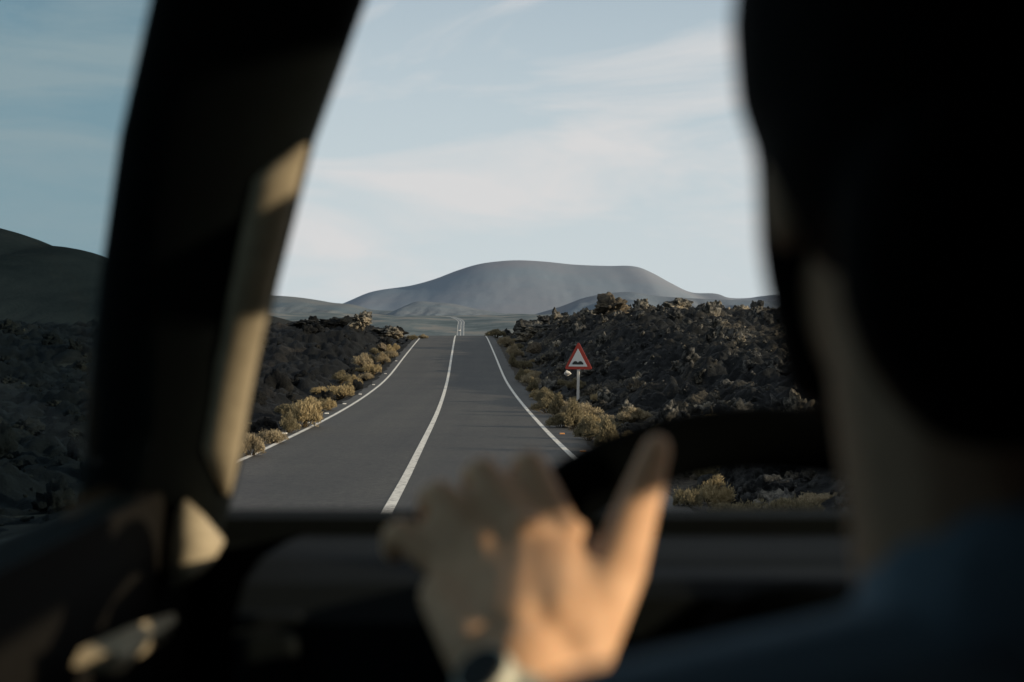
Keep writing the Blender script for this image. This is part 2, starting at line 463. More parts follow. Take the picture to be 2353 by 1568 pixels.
# ------------------------------------------------------------------ ground sheet
ys = np.concatenate([np.linspace(-60, 12, 50), np.geomspace(12.5, 160, 230), np.geomspace(162, 12000, 190)])
t = np.linspace(-1, 1, 241)
offs = np.sign(t) * (np.abs(t) ** 2.6)
rows = []
for y in ys:
    half = 60 + max(0, y) * 1.6
    xx = xc(y) + offs * half
    rows.append(np.stack([xx, np.full_like(xx, y)], 1))
G = np.concatenate(rows)
gz = ground_z(G[:, 0], G[:, 1])
me = np_mesh('ground', np.column_stack([G, gz - 0.01]), grid_faces(len(ys), len(t)))
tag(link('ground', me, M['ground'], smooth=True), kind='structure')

# road sheet with ragged edge, then painted lines
ry = np.concatenate([np.linspace(-60, 12, 60), np.geomspace(12.3, 170, 420), np.geomspace(172, 2200, 260)])
def strip(y, o0, o1, dz, nc=2, jag=0.0):
    vs = []
    for k, f in enumerate(np.linspace(0, 1, nc)):
        o = o0 + (o1 - o0) * f
        if jag and k in (0, nc - 1):
            o = o + jag * (fbm(y / 1.1, y * 0 + k * 7, 3, 21) - 0.5) * 2
        vs.append(np.stack([xc(y) + o, y, zr(y) + dz + 0 * y], 1))
    v = np.stack(vs, 1).reshape(-1, 3)
    return v, grid_faces(len(y), nc)
v, f = strip(ry, -3.55, 3.50, 0.0, 9, 0.12)
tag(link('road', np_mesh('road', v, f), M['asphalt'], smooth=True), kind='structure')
for nm, o, wd in (('left_edge_line', -3.08, 0.11), ('centre_line', 0.0, 0.13), ('right_edge_line', 2.88, 0.11)):
    hw = wd / 2 + 0.11 * smooth(ry, 250, 700)
    v, f = strip(ry, o - hw, o + hw, 0.006)
    tag(link(nm, np_mesh(nm, v, f), M['paint'], smooth=True), kind='structure')

# ------------------------------------------------------------------ lava fields
def lava_sheet(name, side, y0, y1, omax, nr, nc, mat, amp):
    y = np.geomspace(y0, y1, nr)
    tt = np.linspace(0, 1, nc) ** 1.35
    V = []
    Y = np.repeat(y[:, None], nc, 1)
    start = 1.15 if side > 0 else 0.7
    wv = (fbm(y / 5, y * 0, 3, 31) - 0.5) * 1.2
    O = start + wv[:, None] * 0.6 + tt[None, :] * (omax(y)[:, None])
    X = xc(Y) + side * (3.5 + O)
    Z = ground_z(X, Y)
    d1, d2 = worley(X / 1.15, Y / 1.15, 40); e1, e2 = worley(X / 0.48 + 3, Y / 0.48, 47)
    r1 = np.clip(1 - d1 * 1.25, 0, 1) ** 0.7 * (0.4 + 1.1 * vnoise(X / 1.6, Y / 1.6, 51))
    r2 = np.clip(1 - e1 * 1.2, 0, 1) ** 0.7
    big = fbm(X / 5.5, Y / 5.5, 4, 61) - 0.5
    h = amp * (0.50 * r1 + 0.30 * r2 + 1.5 * big + 0.42 * (fbm(X / 0.35, Y / 0.35, 3, 71) - 0.5))
    ed = smooth(O, start, start + 2.5)
    Z = Z + (0.03 + h * (0.25 + 0.75 * ed)) * smooth(O, start - 0.6, start + 0.4) - 0.05 * (1 - ed)
    me = np_mesh(name, np.stack([X, Y, Z], 2).reshape(-1, 3), grid_faces(nr, nc))
    o = link(name, me, mat)
    tag(o, kind='structure')
    return (X, Y, Z)
LR = lava_sheet('lava_field', 1, 9, 165, lambda y: 10 + y * 0.42, 900, 430, M['lava'], 0.95)
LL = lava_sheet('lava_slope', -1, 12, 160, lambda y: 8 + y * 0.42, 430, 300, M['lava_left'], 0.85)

# loose clinker: countless rough stones, one mesh per side
def rock_variants(n, sub):
    out = []
    for k in range(n):
        bm = bmesh.new(); bmesh.ops.create_icosphere(bm, subdivisions=sub, radius=1.0)
        vs = np.array([v.co[:] for v in bm.verts]); fs = np.array([[v.index for v in f.verts] for f in bm.faces]); bm.free()
        nd = np.array([[random.gauss(0, 1) for _ in range(3)] for _ in range(9)]); nd /= np.linalg.norm(nd, axis=1)[:, None]
        cut = np.min(np.where((vs @ nd.T) > 0.05, (0.55 + 0.5 * RNG.random(9)) / np.maximum(vs @ nd.T, 0.05), 9), axis=1)
        r = np.minimum(cut, 1.15) * (0.62 + 0.6 * RNG.random(len(vs)))
        out.append((vs * r[:, None] * np.array([1.1, 0.45 + 0.6 * random.random(), 0.4 + 0.6 * random.random()]), fs))
    return out
def lump_variants(n, sub=4):
    out = []
    bm = bmesh.new(); bmesh.ops.create_icosphere(bm, subdivisions=sub, radius=1.0)
    vs = np.array([v.co[:] for v in bm.verts]); fs = np.array([[v.index for v in f.verts] for f in bm.faces]); bm.free()
    for k in range(n):
        def n3(f, sd):
            q = vs * f + 13.7 * k
            return (vnoise(q[:, 0] + 0.37 * q[:, 2], q[:, 1], sd) + vnoise(q[:, 1] + 5, q[:, 2] + 0.41 * q[:, 0], sd + 1) + vnoise(q[:, 2] + 9, q[:, 0] - 0.33 * q[:, 1], sd + 2)) / 3
        r = 0.62 + 1.1 * (n3(2.2, 300 + k) - 0.4) + 0.85 * (n3(5.0, 400 + k) - 0.5) + 0.5 * (n3(10.0, 500 + k) - 0.5)
        out.append((vs * np.clip(r, 0.25, 1.5)[:, None], fs))
    return out
def clinker(name, grid, n, nlump, smin, smax, mat, label, ymin=10, ymax=140):
    X, Y, Z = grid
    nr, nc = X.shape
    V, F = [], []
    va = rock_variants(18, 1)
    base = 0
    def put(x, y, z, s_):
        nonlocal base
        vs, fs = va[RNG.integers(0, len(va))]
        a, bq, c = RNG.random(3) * 6.283
        rot = np.array(Matrix.Rotation(a, 3, 'X') @ Matrix.Rotation(bq, 3, 'Y') @ Matrix.Rotation(c, 3, 'Z'))
        V.append(vs @ rot.T * s_ + np.array([x, y, z])); F.append(fs + base); base += len(vs)
    lumps = lump_variants(14)
    ii = RNG.integers(0, nr, nlump); jj = (RNG.random(nlump) * (nc - 2)).astype(int) + 1
    for i, j in zip(ii, jj):                      # spiny pitted heads of welded clinker
        y = Y[i, j]
        if y < ymin or y > ymax: continue
        s_ = (0.12 + 0.46 * RNG.random() ** 2.3) * (0.55 + y / 100)
        vs, fs = lumps[RNG.integers(0, len(lumps))]
        rot = np.array(Matrix.Rotation(RNG.random() * 6.283, 3, 'Z') @ Matrix.Rotation(RNG.normal() * 0.5, 3, 'X'))
        V.append(vs @ rot.T * s_ * np.array([1, 1, 0.7 + 0.7 * RNG.random()]) + np.array([X[i, j], y, Z[i, j] + s_ * 0.12])); F.append(fs + base); base += len(vs)
    ii = RNG.integers(0, nr, n); jj = (RNG.random(n) * (nc - 2)).astype(int) + 1
    for i, j in zip(ii, jj):
        y = Y[i, j]
        if y < ymin or y > ymax: continue
        s_ = (smin + (smax - smin) * RNG.random() ** 3.0) * (0.65 + y / 110)
        put(X[i, j] + RNG.normal() * 0.08, y + RNG.normal() * 0.1, Z[i, j] + s_ * 0.25, s_)
    o = link(name, np_mesh(name, np.concatenate(V), np.concatenate(F)), mat)
    tag(o, label, 'lava rubble', kind='stuff')
clinker('lava_rubble', LR, 9000, 1500, 0.035, 0.15, M['clinker'], 'dark jagged lava rubble heaped up the slope right of the road')
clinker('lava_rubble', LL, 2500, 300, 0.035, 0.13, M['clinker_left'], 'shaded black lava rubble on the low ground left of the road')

# gravel shoulder between asphalt and lava on the right
yy = np.geomspace(9, 150, 500)
gv = []
for o in np.linspace(3.3, 5.6, 16):
    X = xc(yy) + o
    gv.append(np.stack([X, yy, ground_z(X, yy) + 0.02 + 0.12 * smooth(o, 3.5, 4.2) * (fbm(X / 0.3, yy / 0.3, 3, 81) - 0.3)], 1))
tag(link('gravel_shoulder', np_mesh('gravel_shoulder', np.stack(gv, 1).reshape(-1, 3), grid_faces(500, 16)), M['gravel']), kind='structure')

# individual boulders
def boulder_mesh(seed, flat=1.0):
    bm = bmesh.new(); bmesh.ops.create_icosphere(bm, subdivisions=5, radius=1.0)
    vs = np.array([v.co[:] for v in bm.verts]); fs = np.array([[v.index for v in f.verts] for f in bm.faces]); bm.free()
    rg = np.random.default_rng(seed)
    nd = rg.normal(size=(16, 3)); nd /= np.linalg.norm(nd, axis=1)[:, None]
    dt = vs @ nd.T
    cut = np.min(np.where(dt > 0.05, (0.62 + 0.4 * rg.random(16)) / np.maximum(dt, 0.05), 9), axis=1)
    r = np.minimum(cut, 1.1)
    q = vs * 3.1 + seed
    r = r * (0.80 + 0.28 * fbm(q[:, 0] + q[:, 2] * 0.7, q[:, 1] - q[:, 2] * 0.6, 4, seed) + 0.16 * fbm(q[:, 0] * 3 - q[:, 2] * 2, q[:, 1] * 3 + q[:, 2] * 2.2, 3, seed + 3))
    v = vs * r[:, None]; v[:, 2] *= flat
    return np_mesh('boulder', v, fs)
bmeshes = [boulder_mesh(s, f) for s, f in ((3, 0.8), (8, 0.9), (15, 1.1), (23, 0.7))]
def crag_mesh(k):
    vs, fs = lump_variants(k + 1, 5)[k]
    return np_mesh('crag', vs * np.array([1, 1, 0.95]), fs)
bmeshes += [crag_mesh(k) for k in range(3)]
def boulder(px, py, w, h, d, label, k=0, mat='boulder', group=None, rz=0.0):
    c = P(px, py, d)
    me = bmeshes[k].copy(); me.materials.append(M[mat])
    o = link('lava_boulder', me)
    s = w * K * d / 2; o.location = c; o.scale = (s, s * 0.9, h * K * d / 2); o.rotation_euler = (0, 0, rz)
    tag(o, label, 'boulder', group)
BG = 'boulders standing out of the lava field'
boulder(1408, 712, 104, 74, 100, 'tall rounded lava boulder crowning the skyline above the warning sign', 4, 'boulder', BG, 2.2)
boulder(1240, 764, 130, 46, 112, 'flat-topped dark outcrop on the right just past the road crest', 5, 'clinker', BG)
boulder(1468, 905, 70, 76, 48, 'reddish brown pitted boulder in the lava right of the sign pole', 5, group=BG)
boulder(1556, 703, 66, 36, 108, 'small dark block on the skyline right of the tall boulder', 6, 'clinker', BG)
boulder(1424, 840, 46, 40, 62, 'grey angular rock in the lava close behind the sign plate', 1, group=BG)
boulder(1560, 910, 80, 60, 46, 'broad brown lava rock between the reddish boulder and the wheel rim', 0, group=BG, rz=1)
boulder(1600, 800, 60, 52, 72, 'lumpy grey boulder halfway up the right lava slope', 2, group=BG, rz=2)
boulder(1795, 770, 60, 50, 80, 'rounded boulder high on the lava slope beside the driver', 3, group=BG)
boulder(1700, 870, 60, 46, 52, 'mid-slope lava rock above the middle of the steering wheel', 1, group=BG, rz=0.7)
boulder(1750, 930, 54, 40, 40, 'brown rock low on the slope just above the wheel rim', 0, group=BG, rz=3)
boulder(1304, 858, 17, 14, 52, 'pale chalky stone on the bank left of the sign pole', 1, 'pole')
boulder(1228, 802, 34, 26, 88, 'pale tan rock at the foot of the right bank near the crest', 2, group=BG)
boulder(828, 738, 56, 44, 106, 'jagged spire of lava topping the left mound', 4, 'clinker', BG, 0.5)
boulder(775, 745, 110, 36, 108, 'long broken lava crag left of the spire on the left mound', 5, 'clinker_left', BG)
boulder(708, 748, 80, 26, 108, 'low ragged lava hump at the far left of the left mound skyline', 6, 'clinker_left', BG, 2)
boulder(895, 766, 76, 34, 110, 'low lava crag where the left mound falls to the road crest', 6, 'clinker', BG, rz=1.3)
boulder(876, 796, 30, 26, 88, 'sunlit pale block at the foot of the left mound', 0, group=BG)

# ------------------------------------------------------------------ hills and mountain
def ridge(name, pts, d, front, mat, base_py=770, wob=0.02, seed=1, back=0.5, shape=1.3, n=220, rows=70):
    px = np.linspace(pts[0][0], pts[-1][0], n)
    f = pchip([p[0] for p in pts], [p[1] for p in pts])
    py = f(px)
    top = (735 - py) * K * d + EYE
    base = (735 - base_py) * K * d + EYE
    V = []
    for r in range(rows):
        t = r / (rows - 1)                      # 0 front foot .. 0.7 crest .. 1 back foot
        if t <= 0.7:
            q = t / 0.7; yy_ = d - front * (1 - q); hgt = q ** shape * (1.5 - 0.5 * q) if shape != 1 else q
        else:
            q = (t - 0.7) / 0.3; yy_ = d + front * back * q; hgt = 1 - q * q
        x = (px - 1176.5) * K * d
        nz = (fbm(x / (front * 0.16), x * 0 + yy_ / (front * 0.25), 5, seed) - 0.5) * (1 - abs(2 * min(t / 0.7, 1) - 1)) * wob * front
        gul = (fbm(x / (front * 0.05), x * 0 + yy_ / (front * 0.5), 3, seed + 9) - 0.5) * (1 - abs(2 * min(t / 0.7, 1) - 1)) * wob * 0.5 * front
        V.append(np.stack([x, np.full(n, yy_), base + (top - base) * hgt + nz + gul], 1))
    o = link(name, np_mesh(name, np.concatenate(V), grid_faces(rows, n)), mat, smooth=True)
    tag(o, kind='structure')
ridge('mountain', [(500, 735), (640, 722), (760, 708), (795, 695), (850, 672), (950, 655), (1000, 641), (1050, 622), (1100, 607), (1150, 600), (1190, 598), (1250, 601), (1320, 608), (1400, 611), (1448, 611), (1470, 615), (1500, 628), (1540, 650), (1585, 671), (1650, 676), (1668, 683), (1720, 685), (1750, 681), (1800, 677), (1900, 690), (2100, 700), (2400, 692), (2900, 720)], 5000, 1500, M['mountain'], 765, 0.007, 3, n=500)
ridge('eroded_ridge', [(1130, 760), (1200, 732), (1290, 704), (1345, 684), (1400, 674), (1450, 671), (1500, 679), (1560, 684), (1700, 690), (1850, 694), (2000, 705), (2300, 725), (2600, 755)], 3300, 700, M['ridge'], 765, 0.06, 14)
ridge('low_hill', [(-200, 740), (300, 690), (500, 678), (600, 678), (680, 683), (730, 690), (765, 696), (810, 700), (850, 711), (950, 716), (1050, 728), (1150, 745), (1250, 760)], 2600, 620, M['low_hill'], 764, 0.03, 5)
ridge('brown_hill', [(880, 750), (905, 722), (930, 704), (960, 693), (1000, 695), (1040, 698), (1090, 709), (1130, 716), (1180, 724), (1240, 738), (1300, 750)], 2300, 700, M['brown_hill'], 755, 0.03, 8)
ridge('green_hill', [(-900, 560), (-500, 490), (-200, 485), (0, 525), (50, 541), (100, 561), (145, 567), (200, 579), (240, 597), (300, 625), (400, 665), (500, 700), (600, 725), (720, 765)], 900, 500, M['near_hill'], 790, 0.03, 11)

# ------------------------------------------------------------------ shrubs
def shrub_proto(seed, leaves, twigs, tall=0.85, leaf=0.05):
    rg = np.random.default_rng(seed)
    nl = 24
    lob = []
    for k in range(nl):
        a = rg.random() * 6.283; r = math.sqrt(rg.random()) * 0.62
        lob.append((r * math.cos(a), r * math.sin(a), 0.18 + (tall - 0.42) * (1 - r) * (0.35 + 0.85 * rg.random()), 0.11 + 0.17 * rg.random()))
    lob = np.array(lob)
    li = rg.integers(0, nl, leaves)
    dr = rg.normal(size=(leaves, 3)); dr[:, 2] = np.abs(dr[:, 2]) * 0.9 - 0.25; dr /= np.linalg.norm(dr, axis=1)[:, None]
    c = lob[li, :3] + dr * lob[li, 3:4] * (0.45 + 0.75 * rg.random((leaves, 1)))
    c[:, 2] = np.maximum(c[:, 2], 0.02)
    ax = dr + rg.normal(size=(leaves, 3)) * 0.55 + np.array([0, 0, 0.35]); ax /= np.linalg.norm(ax, axis=1)[:, None]
    sd = np.cross(ax, rg.normal(size=(leaves, 3))); sd /= np.linalg.norm(sd, axis=1)[:, None]
    L = leaf * (0.6 + 0.9 * rg.random((leaves, 1))); W = L * 0.24
    V = np.stack([c - ax * L - sd * W * 0.4, c + sd * W, c + ax * L, c - sd * W], 1).reshape(-1, 3)
    F = np.arange(leaves * 4).reshape(-1, 4)
    fol = np_mesh('foliage', V, F)
    bm = bmesh.new()
    for k in range(twigs):
        b = lob[k % nl]
        a = rg.random() * 6.283
        nn_ = Vector(rg.normal(size=3)); nn_.z = abs(nn_.z); tip = Vector(b[:3]) + nn_.normalized() * b[3] * rg.uniform(0.6, 1.7)
        p0 = Vector((math.cos(a) * 0.05, math.sin(a) * 0.05, -0.05))
        mid = p0.lerp(tip, 0.5) + Vector((0, 0, 0.05))
        add_tube(bm, [p0, mid, tip], [0.018, 0.012, 0.005], 5)
    return fol, bm_mesh('stem', bm)
PROT = [shrub_proto(101, 6500, 26), shrub_proto(102, 6500, 26, 0.75), shrub_proto(103, 7500, 30, 1.0, 0.045), shrub_proto(104, 5500, 24, 0.65, 0.055)]
PROT.append(shrub_proto(105, 11000, 14, 0.95, 0.06))
FOL = {}
def foliage_mesh(k, mat):
    if (k, mat) not in FOL:
        me = PROT[k][0].copy(); me.materials.append(M[mat]); FOL[(k, mat)] = me
    return FOL[(k, mat)]
for _, st in PROT: st.materials.append(M['twig'])
def surf_z(x, y):
    z = float(ground_z(x, y))
    for X_, Y_, Z_ in (LR, LL):
        yc = Y_[:, 0]
        if yc[0] < y < yc[-1]:
            i_ = int(np.argmin(np.abs(yc - y))); j_ = int(np.argmin(np.abs(X_[i_] - x)))
            if abs(X_[i_, j_] - x) < 0.3: z = max(z, float(Z_[max(i_ - 2, 0):i_ + 3, max(j_ - 2, 0):j_ + 3].mean()))
    return z
def hit_surf(px, py, lo, hi):
    y = lo
    while y < hi:
        q = P(px, py, y)
        if q.z < surf_z(q.x, q.y): return q
        y *= 1.006
    return P(px, py, hi)
nshr = [0]
def shrub(px, py, w, h, mat, label, group, d=None, hi=160):
    k = nshr[0] % 4; nshr[0] += 1
    p = hit_surf(px, py, 10.5, hi)
    p.z = surf_z(p.x, p.y)
    s = w * K * p.y / 2 / 0.86; sz = h * K * p.y / (0.8 if k != 2 else 0.95)
    r = empty('shrub', (p.x, p.y, p.z - 0.05), random.random() * 6.28)
    r.scale = (s, s, sz)
    tag(r, label, 'shrub', group)
    f = link('foliage', foliage_mesh(k, mat), None, r)
    s_ = link('stem', PROT[k][1], None, r)
    return r
GL, GRr = 'dry shrubs along the left verge', 'dry shrubs along the right verge'
left = [
    (574, 1052, 74, 62, 'straw', 'straw shrub beside the windscreen pillar, nearest of the left verge'),
    (628, 1022, 84, 48, 'straw', 'low wide straw shrub second from the pillar on the left verge'),
    (662, 998, 60, 56, 'olive', 'brownish shrub close in front of the big golden shrub on the left verge'),
    (698, 985, 96, 92, 'gold', 'largest golden shrub on the left verge, tall and round'),
    (755, 946, 46, 34, 'gold', 'small lone shrub just beyond the big golden shrub on the left verge'),
    (780, 918, 78, 44, 'gold', 'wide golden shrub in the middle of the left verge'),
    (812, 898, 48, 38, 'gold', 'upright shrub hard against the middle golden one on the left verge'),
    (842, 876, 44, 26, 'straw', 'small flat shrub nearest the white edge line on the left verge'),
    (836, 850, 66, 40, 'straw', 'broad tawny shrub on the upper half of the left verge'),
    (858, 862, 52, 34, 'gold', 'rounded shrub between the flat one and the upper left bank'),
    (880, 838, 42, 30, 'straw', 'fourth shrub down from the crest on the left verge'),
    (897, 824, 38, 26, 'straw', 'third shrub down from the crest on the left verge'),
    (908, 808, 26, 20, 'gold', 'second shrub down from the crest on the left verge'),
    (948, 782, 34, 16, 'olive', 'low dark shrub beside the crest on the left'),
    (970, 779, 30, 12, 'straw', 'tiny pale shrub at the crest by the left edge line'),
    (735, 936, 40, 30, 'olive', 'dull olive shrub set back on the lava behind the small lone shrub'),
]
for q in left: shrub(*q, GL)
right = [
    (1140, 777, 52, 22, 'olive', 'dark low shrub at the crest on the right edge'),
    (1164, 800, 46, 34, 'straw', 'straw shrub first below the crest on the right verge'),
    (1180, 824, 52, 34, 'straw', 'straw shrub second below the crest on the right verge'),
    (1202, 850, 54, 30, 'olive', 'dull olive shrub third below the crest on the right verge'),
    (1222, 892, 64, 38, 'straw', 'rounded straw shrub halfway down the right verge'),
    (1250, 925, 74, 42, 'gold', 'golden shrub halfway to the sign foot on the right verge'),
    (1262, 952, 90, 52, 'olive', 'dark olive shrub left of the sign foot'),
    (1304, 968, 96, 66, 'straw', 'large tawny shrub in front of the sign pole'),
    (1290, 985, 74, 40, 'olive', 'shadowed shrub touching the asphalt below the sign'),
    (1345, 992, 80, 56, 'gold', 'golden shrub right of the sign foot'),
    (1345, 1006, 58, 34, 'straw', 'small shrub lowest beside the wheel rim on the right verge'),
    (1400, 978, 80, 38, 'straw', 'pale feathery shrub partly hid behind the wheel rim'),
    (1456, 972, 90, 38, 'straw', 'wide pale shrub along the wheel rim right of the sign'),
    (1578, 1170, 84, 72, 'olive', 'grey olive shrub seen through the wheel beside the thumb'),
    (1640, 1172, 112, 88, 'gold', 'bright yellow shrub seen through the steering wheel'),
    (1215, 868, 44, 24, 'gold', 'small golden shrub against the bank above halfway on the right verge'),
]
for q in right: shrub(*q, GRr)

rs_ = random.Random(5)
for side, n_, y0, y1, o0, o1, grp, lab in ((1, 30, 14, 125, 4.1, 6.0, 'small scrub filling the right verge', 'small dry scrub bush filling in the right verge between the larger shrubs'),
                                           (-1, 16, 24, 120, 4.3, 5.6, 'small scrub filling the left verge', 'small dry scrub bush filling in the left verge between the larger shrubs')):
    for i in range(n_):
        y = y0 * (y1 / y0) ** ((i + rs_.random()) / n_)
        x = float(xc(y)) + side * rs_.uniform(o0, o1)
        r = empty('scrub_bush', (x, y, surf_z(x, y) - 0.05), rs_.random() * 6.28)
        w_ = rs_.uniform(0.35, 0.75)
        r.scale = (w_, w_ * rs_.uniform(0.8, 1.2), w_ * rs_.uniform(0.7, 1.15))
        tag(r, lab, 'shrub', grp)
        k_ = rs_.randrange(4)
        link('foliage', foliage_mesh(k_, rs_.choice(['olive', 'straw', 'olive', 'gold'])), None, r); link('stem', PROT[k_][1], None, r)
for i, (y, h) in enumerate([(23.8, .50), (27.2, .58), (31.5, .46), (36.0, .62), (42.0, .60), (49.5, .52), (58, .6), (69, .55), (83, .6)]):
    x = float(xc(y)) + 3.62
    r = empty('grass_tuft', (x, y, float(ground_z(x, y)) - 0.02), i * 1.3)
    r.scale = (0.44, 0.34, h * 1.25)
    tag(r, 'small dry tuft growing at the broken asphalt edge of the right lane', 'grass tuft', 'dry tufts along the right asphalt edge')
    link('foliage', foliage_mesh(4, 'olive'), None, r); link('stem', PROT[4][1], None, r)

# ------------------------------------------------------------------ road studs
def stud_mesh():
    bm = bmesh.new(); add_box(bm, (0, 0, 0.012), (0.12, 0.10, 0.03), bevel=0.008)
    return bm_mesh('stud', bm)
sm = stud_mesh(); sm.materials.append(M['stud'])
sm2 = sm.copy(); sm2.materials.clear(); sm2.materials.append(M['amber'])
for i, y in enumerate([25.2, 29.2, 33.6, 38.4, 43.6, 50, 57.5, 66, 76, 88]):
    o = link('road_stud', sm); o.location = (xc(y) - 3.38, y, zr(y))
    tag(o, 'white reflective stud outside the left edge line', 'road stud', 'white studs along the left edge line')
for y in (27.5, 33.5):
    o = link('road_stud', sm2); o.location = (xc(y) + 3.18, y, zr(y))
    tag(o, 'amber reflective stud outside the right edge line near the wheel rim', 'road stud', 'amber studs along the right edge line')

# ------------------------------------------------------------------ warning sign
SD = 50.0
sb = P(1327, 938, SD)
rs = empty('road_sign', (sb.x, sb.y, sb.z - 0.25), R(-17))
tag(rs, 'red and white triangular uneven road warning sign on a pale pole', 'road sign')
ux = K * SD
def sg(px, py, dy=0.0):      # photo point in the sign's own frame
    q = P(px, py, SD)
    return Vector((q.x - sb.x, dy, q.z - sb.z + 0.25))
bm = bmesh.new(); p0 = Vector((0, 0.03, -0.15)); p1 = sg(1329, 830, 0.03)
add_box(bm, (p0 + p1) / 2, (0.095, 0.05, (p1 - p0).length), rot=(p1 - p0).to_track_quat('Z', 'X').to_matrix(), bevel=0.006)
link('pole', bm_mesh('pole', bm), M['pole'], rs)
def tri(cx, cy, half, top, bot, rad, n=6):
    """rounded triangle outline in photo units"""
    A = [(cx, top), (cx + half, bot), (cx - half, bot)]
    out = []
    for i in range(3):
        p, a, c = Vector(A[i]), Vector(A[i - 1]), Vector(A[(i + 1) % 3])
        s, e = p + (a - p).normalized() * rad, p + (c - p).normalized() * rad
        for k in range(n + 1):
            t_ = k / n
            out.append((s * (1 - t_) ** 2 + p * 2 * t_ * (1 - t_) + e * t_ ** 2))
    return out
def slab(outline, y0, y1):
    bm = bmesh.new()
    f = [bm.verts.new(sg(a, b, y0)) for a, b in outline]; g = [bm.verts.new(sg(a, b, y1)) for a, b in outline]
    bm.faces.new(f); bm.faces.new(g[::-1])
    for i in range(len(f)): bm.faces.new((f[i], g[i], g[(i + 1) % len(f)], f[(i + 1) % len(f)]))
    return bm
plate = link('sign_plate', bm_mesh('sign_plate', slab(tri(1329.5, 0, 33.5, 785, 849, 7), -0.022, 0.008)), M['red'], rs)
link('white_face', bm_mesh('white_face', slab(tri(1328.5, 0, 22.5, 801, 842.5, 0.6), -0.026, -0.023)), M['white'], plate)
hump = [(1315.5, 838), (1341.5, 838), (1341.5, 834)] + [(1334.5 + 5.5 * math.cos(t_), 835 - 5.0 * math.sin(t_)) for t_ in np.linspace(0.3, 2.5, 9)] + [(1328.5, 834)] + [(1322.5 + 5.5 * math.cos(t_), 835 - 5.0 * math.sin(t_)) for t_ in np.linspace(0.65, 2.85, 9)] + [(1315.5, 834)]
link('bump_symbol', bm_mesh('bump_symbol', slab(hump, -0.030, -0.027)), M['black'], plate)

# ------------------------------------------------------------------ far oncoming car
fc = empty('far_car', (float(xc(1330)) - 1.2, 1330, float(zr(1330))), 0.0)
tag(fc, 'tiny pale car on the far stretch of road beyond the crest', 'car')
bm = bmesh.new(); add_box(bm, (0, 0, 0.65), (1.75, 4.1, 0.7), bevel=0.15); add_box(bm, (0, 0.3, 1.2), (1.5, 2.2, 0.6), bevel=0.2)
link('car_body', bm_mesh('car_body', bm), M['stud'], fc)
bm = bmesh.new(); add_box(bm, (0, -0.82, 1.22), (1.3, 0.06, 0.4)); link('windscreen', bm_mesh('windscreen', bm), M['black'], fc)
for sx in (-0.62, 0.62):
    bm = bmesh.new(); add_ellipsoid(bm, (sx, -2.05, 0.7), (0.17, 0.06, 0.12), sub=2); link('headlight', bm_mesh('headlight', bm), M['white'], fc)
    for sy in (-1.25, 1.3):
        bm = bmesh.new(); add_tube(bm, [(sx * 1.2, sy, 0.32), (sx * 1.2 + 0.2 * (1 if sx > 0 else -1), sy, 0.32)], 0.32, 14); link('wheel', bm_mesh('wheel', bm), M['black'], fc)

# ------------------------------------------------------------------ the car we sit in
car = empty('car', (0.55, 0.3, 0.0))
tag(car, 'dark car interior around the driver with black dashboard, steering wheel and windscreen pillars with beige sunlit strips', 'car')
CO = Vector((0.55, 0.3, 0.0))
def part(name, bm, mat, parent=None, smooth=False, label=None):
    """parts are modelled in world space and moved into the frame of the car"""
    me = bm_mesh(name, bm)
    me.transform(Matrix.Translation(-CO))
    o = link(name, me, M[mat] if isinstance(mat, str) else mat, parent or car, smooth)
    if label: o['label'] = label
    return o
Z0 = EYE
def rel_v(x, y, z): return Vector((x, y, z + Z0))
def mirror(v): return Vector((2 * 0.55 - v.x, v.y, v.z))

# windscreen pillars: rounded section swept from the dash corner to the roof
pil = [(500, 1260, 1.47), (545, 1095, 1.40), (597, 830, 1.30), (640, 640, 1.22), (722, 320, 1.12), (838, 0, 1.02), (965, -290, 0.93), (1075, -760, 0.84)]
def pillar_bm(flip=False):
    bm = bmesh.new()
    rings = []
    for i, (a, b, d) in enumerate(pil):
        e = P(a, b, d)
        wd, dp = 0.150, 0.105
        sec = []
        n = 28
        for j in range(n):
            th = 2 * math.pi * j / n
            cx, cy = math.cos(th), math.sin(th)
            cx = math.copysign(abs(cx) ** 0.78, cx); cy = math.copysign(abs(cy) ** 0.78, cy)
            v = Vector((e.x - wd / 2 + cx * wd / 2, e.y + cy * dp / 2, e.z))
            sec.append(bm.verts.new(mirror(v) if flip else v))
        rings.append(sec)
    for A, B in zip(rings, rings[1:]):
        for j in range(len(A)):
            bm.faces.new((A[j], A[(j + 1) % len(A)], B[(j + 1) % len(B)], B[j]))
    bm.faces.new(rings[0]); bm.faces.new(rings[-1][::-1])
    return bm
def sun_strip_bm(flip=False):
    bm = bmesh.new(); rings = []
    f = pchip([p[1] for p in pil][::-1], [p[0] for p in pil][::-1]); g = pchip([p[1] for p in pil][::-1], [p[2] for p in pil][::-1])
    ths = np.linspace(R(-150), R(70), 24)
    for t_ in np.linspace(0, 1, 30):
        sec = []
        for k, th in enumerate(ths):
            py = 1128 * (1 - t_) + 345 * t_
            e = P(float(f(py)), py, float(g(py)))
            r_ = 0.0195 * min(1.0, t_ * 7 + 0.12, (1 - t_) * 9 + 0.15)
            q = Vector((e.x - 0.0165 + 0.0195 - r_ + math.cos(th) * r_, e.y - 0.032 + math.sin(th) * r_, e.z))
            sec.append(bm.verts.new(mirror(q) if flip else q))
        rings.append(sec)
    for A, B in zip(rings, rings[1:]):
        for j in range(len(A) - 1): bm.faces.new((A[j], A[j + 1], B[j + 1], B[j]))
    return bm
for fl in (False, True):
    q = part('windscreen_pillar', pillar_bm(fl), 'dark_trim', smooth=True)
    part('sunlit_pillar_strip', sun_strip_bm(fl), 'beige', q, True)  # sunlit area of the pillar modelled as a separate beige strip

